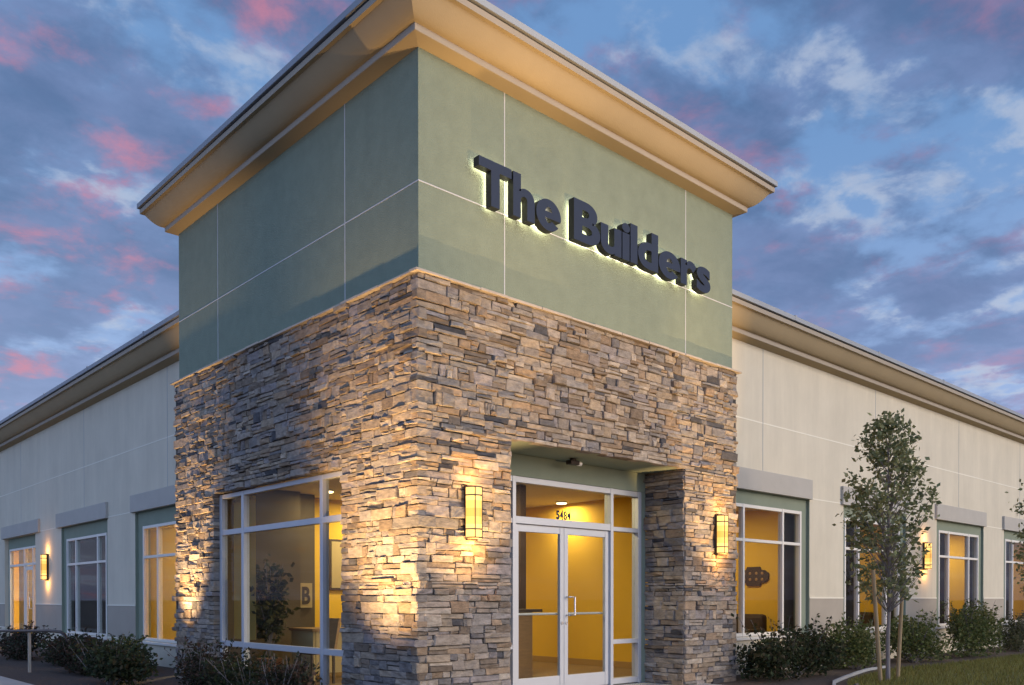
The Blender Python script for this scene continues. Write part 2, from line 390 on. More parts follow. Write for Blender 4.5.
def free(u0, u1, z0, z1, holes):
    """parts of [u0,u1] not covered by a hole at this height"""
    segs = [(u0, u1)]
    for h in holes:
        if z1 <= h[2] + .02 or z0 >= h[3] - .02: continue
        out = []
        for a, b in segs:
            if h[1] <= a or h[0] >= b: out.append((a, b)); continue
            if h[0] > a: out.append((a, h[0]))
            if h[1] < b: out.append((h[1], b))
        segs = out
    return segs
def veneer(mb, P, u0, u1, holes, par=0, corner0=False, corner1=False, base=0.0, zmax=ZL):
    for k, (z0, z1) in enumerate(rows):
        if z0 >= zmax: break
        z1 = min(z1, zmax)
        a0 = u0 + (0 if (k + par) % 2 == 0 else .095) * corner0; a1 = u1 - (0 if (k + par) % 2 == 0 else .095) * corner1
        # rows meeting a hole's top or bottom are trimmed to it
        zz = [z0, z1]
        for h in holes:
            for e in (h[2], h[3]):
                if z0 + .02 < e < z1 - .02: zz.append(e)
        zz.sort()
        for za, zb in zip(zz, zz[1:]):
            for a, b in free(a0, a1, za, zb, holes):
                u = a
                while u < b - .001:
                    w = rng.choice((.11, .15, .19, .24, .30, .38)) * rng.uniform(.85, 1.15) * (.75 if zb - za > .13 else 1)
                    if b - (u + w) < .10: w = b - u
                    d = base + rng.choice((0, .004, .008, .012, .017, .022)) + (rng.uniform(.02, .04) if rng.random() < .10 else 0)
                    hh = zb - za
                    if hh > .075 and rng.random() < .55:
                        zm = za + hh * rng.uniform(.38, .62)
                        if w > .26 and rng.random() < .4:
                            um = u + w * rng.uniform(.35, .65)
                            stone(mb, P, u, um, za, zm, d); stone(mb, P, um, u + w, za, zm, base + rng.uniform(0, .020))
                        else: stone(mb, P, u, u + w, za, zm, d)
                        stone(mb, P, u, u + w, zm, zb, base + rng.uniform(0, .024))
                    else: stone(mb, P, u, u + w, za, zb, d)
                    u += w
SO = PS - .028
door_hole = (1.235, 4.505, -1, 2.99)
win_hole = (1.40, 4.84, .02, 2.70)
ven = MB()
veneer(ven, FR(-SO), -SO - .02, Rw + SO, [door_hole], 0, True, True)
veneer(ven, FL(-SO), -SO - .02, Lw + SO, [win_hole], 1, True, True)
veneer(ven, lambda u, d, z: (4.505 - d, u, z), -SO + .012, .66, [], 1, False, False, zmax=2.985)      # right jamb of the porch
veneer(ven, lambda u, d, z: (1.235 + d, u, z), -SO + .012, .66, [], 1, False, False, zmax=2.985)      # left jamb
veneer(ven, lambda u, d, z: (Rw + SO + d, u, z), -SO + .01, YR, [], 1, True, False)
veneer(ven, lambda u, d, z: (u, Lw + SO + d, z), -SO + .01, XL, [], 0, True, False)
for a in ven.mi: pass
k0 = len(ven.f)
holed(ven, FR(-SO + .012), -SO + .014, Rw + SO - .014, -.1, ZL - .01, [(door_hole[0]-.05, door_hole[1]+.05, -1, door_hole[3]+.03)], .06, 1)
holed(ven, FL(-SO + .012), -SO + .014, Lw + SO - .014, -.1, ZL - .01, [(win_hole[0]-.05, win_hole[1]+.05, .02, win_hole[3]+.03)], .06, 1)
part(ven, 'stone_veneer', ['stone', 'mortar'], B)
# backing shell of the tower's lower storey
sh = MB()
sh.box((4.60, .02, 0), (5.68, .655, 2.98)); sh.box((.02, .02, 0), (1.14, .655, 2.98)); sh.box((.02, .02, 3.12), (5.70, .65, 4.5))
sh.box((.03, .655, 3.12), (.15, 6.19, 4.5)); sh.box((.10, .655, 0), (.15, 1.38, 3.12)); sh.box((.10, 4.88, 0), (.15, 6.19, 3.12))
part(sh, 'tower_core', 'mortar', B)
# --- thin stone cap on the ledge, slightly broken along its edge
cp = MB()
def cap_run(P, u0, u1):
    u = u0
    while u < u1 - .001:
        w = min(rng.uniform(.35, .6), u1 - u)
        if u1 - (u + w) < .15: w = u1 - u
        o = PS + .030 + rng.uniform(-.006, .006); zt = ZL + .020 + rng.uniform(-.004, .006)
        cp.add([P(u+.002, -.02, ZL-.012), P(u+w-.002, -.02, ZL-.012), P(u+w-.002, o, ZL-.012), P(u+.002, o, ZL-.012),
                P(u+.002, -.02, zt), P(u+w-.002, -.02, zt), P(u+w-.002, o-.004, zt-.004), P(u+.002, o-.004, zt-.004)],
               [(0,3,2,1),(4,5,6,7),(0,1,5,4),(1,2,6,5),(2,3,7,6),(3,0,4,7)])
        u += w
cap_run(FR(0), -PS - .030, Rw + PS + .030); cap_run(FL(0), -.02 + .022, Lw + PS + .030)
cap_run(lambda u, d, z: (Rw + d, u, z), .003, YR); cap_run(lambda u, d, z: (u, Lw + d, z), .003, XL)
part(cp, 'ledge_cap', 'cap', B, bevel=.004)

# --- green upper storey with its panel joints
up = MB()
up.add([(0,0,4.4),(Rw,0,4.4),(Rw,Lw,4.4),(0,Lw,4.4),(0,0,6.9),(Rw,0,6.9),(Rw,Lw,6.9),(0,Lw,6.9)], [(0,1,5,4),(1,2,6,5),(2,3,7,6),(3,0,4,7)])
JZ = 5.499
for P, ln, js in ((FR(0), Rw, (1.195, 4.587)), (FL(0), Lw, (1.403, 4.798))):
    jw = .0065
    us = [0] + list(js) + [ln]
    for a, b in zip(us, us[1:]):
        pbox(up, P, a + (jw if a else .0), b - (jw if b < ln else 0), -.002, .003, JZ - jw, JZ + jw, 1)
    for j in js: pbox(up, P, j - jw, j + jw, -.002, .003, ZL + .035, 6.872, 1)
part(up, 'upper_wall', ['green', 'joint'], B)

# --- cornices
PROF = [(0,0),(.150,.035),(.156,.040),(.156,.108),*[(.182 + .208*t, .112 + .206*(t**1.55)) for t in [k/22 for k in range(23)]],(.435,.322),(.438,.386)]
GAPP = [(.438,.386),(.420,.390),(.420,.402),(.462,.404)]
CAPP = [(.462,.404),(.468,.408),(.468,.478),(.455,.484),(0,.50)]
def loop_sweep(mb, prof, z0, mis):
    vs = []; n = len(prof)
    for o, dz in prof: vs += [(-o,-o,z0+dz),(Rw+o,-o,z0+dz),(Rw+o,Lw+o,z0+dz),(-o,Lw+o,z0+dz)]
    for i in range(n-1):
        fs = [(4*i+k, 4*i+(k+1)%4, 4*(i+1)+(k+1)%4, 4*(i+1)+k) for k in range(4)]
        o = len(mb.v)
        mb.add([vs[j] for j in range(4*i, 4*i+8)], [(k, (k+1)%4, 4+(k+1)%4, 4+k) for k in range(4)], mis(i))
def run_sweep(mb, P, prof, z0, ua, ub, mis):
    for i in range(len(prof)-1):
        (a, za), (b, zb) = prof[i], prof[i+1]
        mb.add([P(ua,a,z0+za), P(ub,a,z0+za), P(ub,b,z0+zb), P(ua,b,z0+zb)], [(0,1,2,3)], mis(i))
fmi = lambda i: 1 if i in (1, 2, len(PROF) - 2) else 0
cn = MB(); loop_sweep(cn, PROF, ZS, fmi); part(cn, 'cornice', ['cornice', 'fascia'], B)
cn = MB(); loop_sweep(cn, GAPP, ZS, lambda i: 1); loop_sweep(cn, CAPP, ZS, lambda i: 0)
cn.add([(0,0,ZS+.5),(Rw,0,ZS+.5),(Rw,Lw,ZS+.5),(0,Lw,ZS+.5)], [(0,1,2,3)]); part(cn, 'coping', ['coping', 'gap'], B)
for P, a, b in ((FR(YR), Rw + .002, 46.0), (FL(XL), Lw + .002, 46.0)):
    cn = MB(); run_sweep(cn, P, PROF, ZW, a, b, fmi); part(cn, 'cornice', ['cornice', 'fascia'], B)
    cn = MB(); run_sweep(cn, P, GAPP, ZW, a, b, lambda i: 1); run_sweep(cn, P, CAPP, ZW, a, b, lambda i: 0)
    u = a + 1.9
    while u < 44:                                              # standing seams where coping lengths meet
        pbox(cn, P, u - .03, u + .03, .30, .4715, ZW + .41, ZW + .494, 0); u += 3.05
    part(cn, 'coping', ['coping', 'gap'], B)

# --- wing walls
WR = [dict(h=(6.13, 8.97), l=(6.05, 8.985)), dict(h=(10.24, 13.00), l=(10.13, 13.02)), dict(h=(14.60, 17.46), l=(14.50, 17.51)),
      dict(h=(18.88, 21.75), l=(18.76, 21.85)), dict(h=(23.2, 26.0), l=(23.1, 26.1))]
WL = [dict(h=(6.65, 9.87), l=(6.45, 10.00), f=(6.85, 9.60), r=.73), dict(h=(11.45, 14.64), l=(11.40, 14.90), f=(11.66, 14.41), r=.68), dict(h=(16.85, 19.95), l=(16.40, 20.10), door=True),
      dict(h=(22.2, 25.2), l=(22.1, 25.3), f=(22.4, 25.0), r=.68)]
SR, TR, SLf, TL = .58, 2.955, .41, 2.85
def wing(P, wins, ustart, uend, sill, top, ltop, band_z, rev_z, joints, th=.19):
    holes = [(w['h'][0], w['h'][1], 0.0 if w.get('door') else sill, top) for w in wins]
    wl = MB(); holed(wl, P, ustart, uend, -.12, ZW + .02, holes, th)
    jw = .010
    cuts = [ustart] + joints + [uend]
    for a, b in zip(cuts, cuts[1:]): pbox(wl, P, a + jw, b - jw, -.002, .003, rev_z - jw, rev_z + jw, 3)
    for j in joints:
        zz = ltop if any(w['l'][0] - .03 < j < w['l'][1] + .03 for w in wins) else 0
        pbox(wl, P, j - jw*.8, j + jw*.8, -.002, .003, max(zz + .003, band_z + .03), ZW + .01, 2)
    # short joints at the lintels' foot, between openings
    edges = sorted([(w['l'][0], w['l'][1]) for w in wins]); ps = ustart
    for a, b in edges:
        if a - ps > .1:
            jj = [j for j in joints if ps < j < a]
            for c, d in zip([ps] + [j + .012 for j in jj], [j - .012 for j in jj] + [a]): pbox(wl, P, c + .004, d - .004, -.002, .003, top + .015, top + .033, 3)
        ps = b
    part(wl, 'wing_wall', ['cream', 'joint', 'greyjoint', 'trim'], B)
    ps = ustart + .005
    for w in wins + [dict(h=(uend, uend))]:
        a = w['h'][0]
        if a - ps > .1:
            bd = MB(); pbox(bd, P, ps, a - .004, -.002, .006, sill + .02, band_z, 0)
            pbox(bd, P, ps, a - .004, -.002, .012, band_z + .001, band_z + .024, 1); pbox(bd, P, ps, a - .004, -.002, .012, sill - .004, sill + .019, 1); part(bd, 'wainscot_band', ['band', 'trim'], B)
        ps = w['h'][1] + .004
    for w in wins:
        lb = MB(); pbox(lb, P, w['l'][0], w['l'][1], -.01, .055, top + .001, ltop); part(lb, 'lintel', 'lintel', B, bevel=.006)
wing(FR(YR), WR, Rw + .002, 46, SR, TR, 3.30, 1.20, 4.10, [7.42, 11.56, 15.86, 20.07, 24.3, 28.5, 32.7, 36.9, 41.1])
wing(FL(XL), WL, Lw + .002, 46, SLf, TL, 3.18, 1.06, 4.07, [8.25, 12.95, 18.2, 22.6, 27, 31.5, 36, 40.5])

def frame_bars(mb, P, u0, u1, d0, d1, z0, z1, mulls, rails, bw=.052):
    """aluminium frame: uprights run through, rails butt between them"""
    ups = [u0 + bw/2] + list(mulls) + [u1 - bw/2]
    for u in ups: pbox(mb, P, u - bw/2, u + bw/2, d0, d1, z0, z1)
    for a, b in zip(ups, ups[1:]):
        for r, rw in rails: pbox(mb, P, a + bw/2 + .0005, b - bw/2 - .0005, d0 + .004, d1 - .004, r - rw/2, r + rw/2)
def glazing(P, u0, u1, d, z0, z1, par):
    gb = MB(); pbox(gb, P, u0, u1, d - .004, d + .004, z0, z1); return part(gb, 'glass', 'glass', par)
def wing_window(P, w, sill, top, ftop, tr, th=.19):
    h0, h1 = w['h']; a, b = w.get('f', (h1 - .20 - 2.42, h1 - .20)); rr = w.get('r', .62)
    s = MB(); pbox(s, P, h0 + .002, h1 - .002, -th, -.055, ftop, top - .002)
    pbox(s, P, h0 + .002, a - .001, -th, -.055, sill + .002, ftop - .001); pbox(s, P, b + .001, h1 - .002, -th, -.055, sill + .002, ftop - .001)
    # green lining of the opening's sides and head
    for x0, x1 in ((h0 + .0005, h0 + .006), (h1 - .006, h1 - .0005)): pbox(s, P, x0, x1, -.054, -.001, sill + .002, top - .009)
    pbox(s, P, h0 + .007, h1 - .007, -.054, -.001, top - .008, top - .002)
    part(s, 'window_surround', 'surround', B)
    fb = MB(); frame_bars(fb, P, a, b, -.13, -.042, sill + .002, ftop - .001, [a + .58, b - rr], [(sill + .03, .052), (tr, .05), (ftop - .03, .055)])
    f = part(fb, 'window', 'creamframe', B, bevel=.004)
    glazing(P, a + .02, b - .02, -.085, sill + .02, ftop - .02, f)
    sb = MB(); pbox(sb, P, h0 - .03, h1 + .03, -.04, .045, sill - .05, sill - .006); part(sb, 'window_sill', 'creamframe', B, bevel=.005)
for w in WR: wing_window(FR(YR), w, SR, TR, 2.74, 2.155)
for w in WL:
    if not w.get('door'): wing_window(FL(XL), w, SLf, TL, 2.575, 1.985)
# left wing's glazed side door
P = FL(XL); h0, h1 = 16.85, 19.95
s = MB(); pbox(s, P, h0 + .002, h1 - .002, -.18, -.095, 2.56, TL - .002); pbox(s, P, h1 - .25, h1 - .002, -.16, -.095, 0, 2.559); part(s, 'window_surround', 'surround', B)
fb = MB(); frame_bars(fb, P, 16.87, 19.7, -.15, -.06, 0, 2.558, [17.35, 18.20], [(2.10, .06), (2.53, .055)]); f = part(fb, 'side_door_frame', 'creamframe', B, bevel=.004)
glazing(P, 16.9, 19.68, -.105, .02, 2.54, f)
db = MB(); frame_bars(db, P, 17.39, 18.16, -.135, -.085, .01, 2.06, [], [(.13, .24), (2.0, .1)], bw=.1); dl = part(db, 'side_door', 'creamframe', B, bevel=.004)
hb = MB(); hb.tube([P(17.55, -.085, 1.25), P(17.55, -.03, 1.25), P(17.55, -.03, .95), P(17.55, -.085, .95)], .012); part(hb, 'handle', 'steel', dl)

# --- tower side window
P = FL(0); d0, d1 = -.12, -.03
fb = MB(); frame_bars(fb, P, win_hole[0], win_hole[1], d0, d1, .02, 2.69, [2.00, 4.11], [(.05, .06), (.56, .075), (2.145, .075), (2.66, .06)], bw=.07)
f = part(fb, 'window', 'alu', B, bevel=.004); glazing(P, 1.43, 4.81, -.08, .04, 2.67, f)
# --- porch: soffit, header, entrance doors
pb = MB(); pb.box((1.235, -.025, 2.992), (4.505, .70, 3.10)); part(pb, 'porch_ceiling', 'surround', B)
pb = MB(); pb.box((1.236, .63, 2.722), (4.504, .72, 2.989)); pb.box((4.415, .63, 0), (4.504, .72, 2.72)); part(pb, 'entrance_surround', 'surround', B)
P = FR(.69); DL, DR = 1.965, 3.745
fb = MB(); ZT = 2.72
for u0, u1 in ((1.245, 1.305), (DL - .060, DL - .003), (DR + .003, DR + .060), (4.345, 4.413)): pbox(fb, P, u0, u1, -.06, .06, 0, ZT)
for u0, u1 in ((1.306, DL - .061), (DL - .002, DR + .002), (DR + .061, 4.344)):
    pbox(fb, P, u0, u1, -.056, .056, ZT - .075, ZT - .001)
pbox(fb, P, DL - .002, DR + .002, -.056, .056, 2.135, 2.225)
for u0, u1 in ((1.306, DL - .061), (DR + .061, 4.344)):
    pbox(fb, P, u0, u1, -.056, .056, 2.135, 2.195); pbox(fb, P, u0, u1, -.056, .056, .57, .63); pbox(fb, P, u0, u1, -.056, .056, .01, .09)
f = part(fb, 'entrance_frame', 'alu', B, bevel=.004)
glazing(P, 1.30, DL - .07, 0, .05, 2.66, f); glazing(P, DR + .07, 4.35, 0, .05, 2.66, f); glazing(P, DL, DR, 0, 2.22, 2.66, f)
def e_mesh(off):
    """a heavy lower-case e drawn as one outline and one counter"""
    ref, _ = text_mesh('u', off); y0, y1 = ref[:, 1].min() - .012, ref[:, 1].max() + .012
    ry = (y1 - y0) / 2; rx = ry * .98; cy_ = (y0 + y1) / 2; ix, iy = rx - .185, ry - .135
    el = lambda a, p, q_: (rx + p * math.cos(R(a)), cy_ + q_ * math.sin(R(a)))
    yb, yt = cy_ - .055, cy_ + .055
    ab = math.degrees(math.asin((yb - cy_) / ry)); ai = math.degrees(math.asin((yb - cy_) / iy))
    outer = [el(a, rx, ry) for a in np.linspace(ab, 322, 44)] + [el(a, ix, iy) for a in np.linspace(318, 180 - ai, 22)]
    at = math.degrees(math.asin((yt - cy_) / iy)); hole = [el(a, ix * .95, iy) for a in np.linspace(at, 180 - at, 18)]
    cu = bpy.data.curves.new('glyph', 'CURVE'); cu.dimensions = '2D'; cu.fill_mode = 'BOTH'
    for pts in (outer, hole):
        sp = cu.splines.new('POLY'); sp.points.add(len(pts) - 1); sp.use_cyclic_u = True
        for k, (a, b) in enumerate(pts): sp.points[k].co = (a, b, 0, 1)
    return curve_mesh(cu)
def curve_mesh(cu):
    o = bpy.data.objects.new('glyph', cu); C.objects.link(o); dg = bpy.context.evaluated_depsgraph_get(); dg.update()
    me = bpy.data.meshes.new_from_object(o.evaluated_get(dg)); bpy.data.objects.remove(o); bpy.data.curves.remove(cu)
    v = np.array([p.co[:] for p in me.vertices]); fs = [tuple(p.vertices) for p in me.polygons]; bpy.data.meshes.remove(me)
    return v, fs
def text_mesh(ch, off=0.0, ext=0.0):
    if ch == 'e': return e_mesh(off)
    cu = bpy.data.curves.new('glyph', 'FONT'); cu.body = ch; cu.offset = off; cu.extrude = ext; cu.size = 1; cu.resolution_u = 8
    return curve_mesh(cu)
nb = MB(); x0 = 2.72
for ch in '5484':
    v, fs = text_mesh(ch, .014 if ch == '8' else .034, .03); v[:, 0] -= v[:, 0].min(); v[:, 1] -= v[:, 1].min()
    nb.add([P(x0 + a / v[:, 0].max() * .060, .012 + c * .1, 2.232 + b / v[:, 1].max() * .116) for a, b, c in v], fs); x0 += .070
part(nb, 'address_number', 'navy', f)
mid = (DL + DR) / 2
for u0, u1, side in ((DL, mid - .003, 1), (mid + .003, DR, -1)):
    db = MB(); frame_bars(db, P, u0, u1, -.025, .025, .012, 2.13, [], [(.012 + .09, .18), (2.13 - .045, .09)], bw=.072)
    leaf = part(db, 'entrance_door', 'alu', B, bevel=.004)
    glazing(P, u0 + .06, u1 - .06, 0, .18, 2.05, leaf)
    bb = MB(); bb.tube([P(u0 + .05, -.05, 1.0), P(u1 - .05, -.05, 1.0)], .016, 10); part(bb, 'push_bar', 'alu', leaf)
    uh = u1 - .036 if side > 0 else u0 + .036
    if side < 0:
        hb = MB(); hb.tube([P(uh, .025, 1.22), P(uh, .09, 1.22), P(uh + .10, .09, 1.22), P(uh + .10, .09, .98), P(uh, .09, .98), P(uh, .025, .98)], .013, 10)
        part(hb, 'handle', 'steel', leaf, smooth=False)
    lb = MB(); lb.tube([P(uh, .025, .88), P(uh, .034, .88)], .022, 14); part(lb, 'lock', 'steel', leaf)

# --- roofs and unseen backs
rb = MB(); rb.box((Rw + .01, YR + .17, 5.2), (46, 14, 5.62)); rb.box((XL + .17, Lw + .01, 5.2), (Rw, 46, 5.62)); rb.box((Rw + .01, 14.01, 5.2), (14, 46, 5.62))
part(rb, 'roof', 'roof', B)
bw = MB(); bw.box((14.2, 13.8, -.1), (45.9, 13.98, 5.19)); bw.box((13.8, 14.2, -.1), (13.98, 45.9, 5.19)); bw.box((45.8, .7, -.1), (45.98, 13.79, 5.19)); bw.box((.8, 45.8, -.1), (13.79, 45.98, 5.19))
part(bw, 'back_wall', 'cream', B)

# --- interior rooms (floors, ceilings, partition walls)
fl = MB(); fl.box((.18, .76, -.08), (6.22, 6.18, .0)); fl.box((6.34, .70, -.08), (30, 4.6, 0.0)); fl.box((.81, 6.3, -.08), (4.6, 30, 0.0)); part(fl, 'interior_floor', 'carpet', B)
cl = MB(); cl.box((.16, .74, 2.95), (6.22, 6.18, 3.05)); cl.box((6.34, .70, 2.95), (30, 4.6, 3.05)); cl.box((.80, 6.3, 2.95), (4.6, 30, 3.05)); part(cl, 'interior_ceiling', 'ceil', B)
iw = MB()
iw.box((6.23, .735, 0), (6.33, 6.19, 3.05)); iw.box((.16, 6.185, 0), (6.22, 6.29, 3.05))
iw.box((6.34, 4.605, 0), (30, 4.7, 3.05)); iw.box((4.605, 6.3, 0), (4.7, 30, 3.05))
for x in (9.85, 14.15, 18.5, 22.8): iw.box((x, .70, 0), (x + .1, 4.6, 2.945))
for y in (10.75, 15.6, 21.0): iw.box((.80, y, 0), (4.6, y + .1, 2.945))
part(iw, 'interior_wall', 'yellow', B)
for a, b in [((6.21, .76, .002), (6.228, 6.16, .11)), ((.2, 6.166, .002), (6.20, 6.183, .11))] + [((x - .016, .72, .002), (x - .001, 4.58, .11)) for x in (9.85, 14.15, 18.5)]:
    sk = MB(); sk.box(a, b); part(sk, 'skirting_board', 'skirting', B)
pw = MB(); pw.box((.17, 5.55, 0), (1.72, 5.67, 2.945)); pw.box((1.725, 5.75, 0), (2.10, 5.87, 2.945)); part(pw, 'partition_wall', 'taupe', B)

# ------------------------------------------------------------------ sign
S = thing('wall_sign', 'dark navy halo lit letters reading The Builders across the green tower wall', 'sign', (.73, -.04, 5.49))
def word(chars, x0, x1, zb, capH, off, hw, gap):
    gl = [(c, *text_mesh(c, off)) for c in chars]
    wid = [v[:, 0].max() - v[:, 0].min() for _, v, _ in gl]
    k = (x1 - x0 - gap * (len(chars) - 1)) / sum(wid)
    ref = text_mesh('B', off)[0]; b0 = ref[:, 1].min(); kz = capH / (ref[:, 1].max() - b0)
    x = x0
    for (c, v, fs), w in zip(gl, wid):
        vmin = v[:, 0].min()
        front, back = -.145, -.055
        bm = bmesh.new()
        vv = [bm.verts.new((x + (a - vmin) * k, front, zb + (b - b0) * kz)) for a, b, _ in v]
        for f_ in fs:
            try: bm.faces.new([vv[i] for i in f_])
            except ValueError: pass
        bmesh.ops.remove_doubles(bm, verts=bm.verts[:], dist=1e-5)
        ff = bm.faces[:]
        r = bmesh.ops.extrude_face_region(bm, geom=ff)
        for e in r['geom']:
            if isinstance(e, bmesh.types.BMVert): e.co.y = back
        bmesh.ops.recalc_face_normals(bm, faces=bm.faces[:])
        for f_ in bm.faces: f_.material_index = 0 if (abs(f_.normal.y) > .5 and f_.calc_center_median().y < front + .01) else 1
        me = bpy.data.meshes.new('letter'); bm.to_mesh(me); bm.free(); me.materials.append(M['navy']); me.materials.append(M['letterside'])
        o = bpy.data.objects.new('letter', me); C.objects.link(o); o.parent = S; o.location = -Vector(S.location)
        # lit back plate, a thin slab a little smaller than the letter
        v2, f2 = text_mesh(c, off - .03)
        h = MB(); h.add([(x + (a - vmin) * k, back + .006, zb + (b - b0) * kz) for a, b, _ in v2], f2)
        ho = h.build('halo_light', 'halo'); ho.parent = o
        x += w * k + gap
word('The', .695, 1.955, 5.452, .49, .035, .1, .025)
word('Builders', 2.178, 4.975, 5.468, .49, .035, .1, .012)

# ------------------------------------------------------------------ lamps
def point_light(name, loc, e, col, rad, parent=None):
    l = bpy.data.lights.new(name, 'POINT'); l.energy = e; l.color = col; l.shadow_soft_size = rad
    o = bpy.data.objects.new(name, l); C.objects.link(o); o.location = loc
    if parent: o.parent = parent; o.location = Vector(loc) - Vector(parent.location)
    return o
WARM = (1.0, .50, .13)
def sconce(P, u, z0, z1, label, energy=9, w=.098):
    t = thing('wall_sconce', label, 'wall lamp', P(u, 0.03, z0), 'glowing wall sconces')
    zc_ = (z0 + z1) / 2
    b = MB(); pbox(b, P, u - w*.75, u + w*.75, .0, .055, z0 - .02, z1 + .02); part(b, 'back_plate', 'darkmetal', t)
    n = 14
    def ring(z_, r): return [P(u + math.cos(math.pi * k / n) * w * r, .058 + math.sin(math.pi * k / n) * w * r, z_) for k in range(n + 1)]
    b = MB(); zs = [z0, z0 + .15, z0 + .23, z1 - .23, z1 - .15, z1]; rs = [ring(z_, 1) for z_ in zs]
    for i in range(5):
        b.add(rs[i] + rs[i+1], [(k, k+1, n+2+k, n+1+k) for k in range(n)] + [(n, 0, n+1, 2*n+1)], (0, 1, 2, 1, 0)[i])
    b.add(rs[0], [tuple(range(n, -1, -1))], 0); b.add(rs[-1], [tuple(range(n+1))], 0)
    part(b, 'shade', ['sconce', 'sconce_mid', 'sconce_core'], t)
    b = MB()
    for zz in (z0 + .0, z0 + .09, z1 - .10, z1 - .012):
        a1, a2 = ring(zz, 1.05), ring(zz + .014, 1.05)
        a3, a4 = ring(zz, 1.012), ring(zz + .014, 1.012)
        b.add(a1 + a2 + a3 + a4, [(k, k+1, n+2+k, n+1+k) for k in range(n)] + [(2*(n+1)+k, 2*(n+1)+k+1, k+1, k) for k in range(n)] + [(3*(n+1)+k, 3*(n+1)+k+1, n+1+k+1, n+1+k) for k in range(n)])
    for k in (n // 3, 2 * n // 3):
        p_, q_ = ring(z0, 1.03)[k], ring(z1, 1.03)[k]; b.tube([p_, q_], .0055, 6)
    part(b, 'metal_band', 'darkmetal', t)
    point_light('lamp_glow', P(u, .13, z1 + .09), energy, WARM, .04, t); point_light('lamp_glow', P(u, .13, z0 - .08), energy * 1.2, WARM, .04, t)
    return t
sconce(FR(-SO - .02), .62, 1.84, 2.39, 'glowing amber sconce on the stone pier left of the entrance doors')
sconce(FR(-SO - .02), 5.267, 1.84, 2.39, 'glowing amber sconce on the stone pier right of the entrance porch')
sconce(FR(YR), 13.92, 1.84, 2.40, 'glowing amber sconce on the cream wall beside the young tree', 5)
sconce(FL(XL), 15.75, 1.66, 2.27, 'glowing amber sconce on the far left wing beside the glazed side door', 7)

def uplight(loc, target, energy, cone, label, blend=.6, col=(1.0, .64, .29), rad=.03):
    t = thing('ground_spotlight', label, 'spotlight', loc, 'ground spotlights')
    d = (Vector(target) - Vector(loc)).normalized()
    b = MB(); b.tube([Vector(loc) + Vector((0, 0, -.04)), Vector(loc) + Vector((0, 0, .06))], .012); part(b, 'stem', 'darkmetal', t)
    b = MB(); c = Vector(loc) + Vector((0, 0, .10)); b.tube([c - d * .09, c + d * .02], [.04, .055], 14); part(b, 'housing', 'darkmetal', t)
    l = bpy.data.lights.new('spot', 'SPOT'); l.energy = energy; l.color = col; l.spot_size = R(cone); l.spot_blend = blend; l.shadow_soft_size = rad
    o = bpy.data.objects.new('spot', l); C.objects.link(o); o.parent = t; o.location = Vector((0, 0, .10)) + d * .06
    o.rotation_euler = d.to_track_quat('-Z', 'Y').to_euler()
uplight((.55, -1.35, 0), (.45, 0, 3.1), 800, 50, 'ground spotlight washing the stone pier left of the entrance')
uplight((5.1, -2.2, 0), (5.2, 0, 3.0), 1100, 38, 'ground spotlight washing the stone pier right of the entrance')
uplight((2.87, -8.6, -.1), (2.87, 0, 6.1), 2600, 42, 'added unseen floodlight on the sign and the cornice above it', .8)  # extra flood added out of view so the cornice is lit evenly
uplight((-1.8, .0, 0), (0, .42, 2.1), 1900, 62, 'ground spotlight washing the side of the stone corner pier', 1.0, rad=.14)
uplight((-.80, 5.74, .0), (0, 5.62, 2.0), 1350, 50, 'ground spotlight washing the far stone pier of the side wall', 1.0, rad=.10)

def ceiling_light(loc, e, label, rad=.16, col=(1.0, .80, .42)):
    t = thing('ceiling_light', label, 'ceiling light', loc, 'round ceiling lights indoors')
    b = MB(); x, y, z = loc; b.tube([(x, y, z - .035), (x, y, z - .003)], [rad*.9, rad], 20); part(b, 'diffuser', 'lampdisc', t)
    b = MB(); b.tube([(x, y, z - .02), (x, y, z)], [rad * 1.12, rad * 1.15], 20); part(b, 'trim_ring', 'alu', t)
    l = bpy.data.lights.new('lamp', 'AREA'); l.shape = 'DISK'; l.size = rad * 2; l.energy = e; l.color = col
    o = bpy.data.objects.new('lamp', l); C.objects.link(o); o.parent = t; o.location = (0, 0, -.05)
ceiling_light((5.95, 3.70, 2.95), 34.4, 'round ceiling light above the lobby behind the transom', .10)
ceiling_light((3.0, 2.0, 2.95), 66.2, 'round ceiling light just inside the entrance doors')
ceiling_light((1.95, 5.1, 2.95), 14.6, 'round ceiling light near the lobby partition behind the side window', .11)
ceiling_light((3.3, 5.4, 2.95), 66.2, 'round ceiling light over the reception at the back of the lobby')
ceiling_light((8.2, 2.4, 2.95), 52.6, 'round ceiling light in the room with the carved plaque')
ceiling_light((12.3, 2.4, 2.95), 47.0, 'round ceiling light in the room behind the young tree')
ceiling_light((17.5, 1.9, 2.95), 47.0, 'round ceiling light in the room right of the far sconce')
ceiling_light((21.0, 2.2, 2.95), 43.3, 'round ceiling light in the last room at the right edge')
ceiling_light((2.6, 8.6, 2.95), 421.6, 'round ceiling light in the left wing room next to the tower')
ceiling_light((2.6, 18.4, 2.95), 338.2, 'round ceiling light behind the glazed side door')

t = thing('security_camera', 'small dark porch camera under the entrance ceiling', 'camera', (2.78, .40, 2.98))
b = MB(); b.box((2.66, .35, 2.91), (2.82, .45, 2.965)); b.tube([(2.74, .40, 2.962), (2.74, .40, 2.992)], .045, 12); part(b, 'housing', 'darkmetal', t, bevel=.01)
b = MB(); b.tube([(2.821, .40, 2.937), (2.88, .385, 2.932)], [.033, .028], 14); part(b, 'lens', 'lens', t)

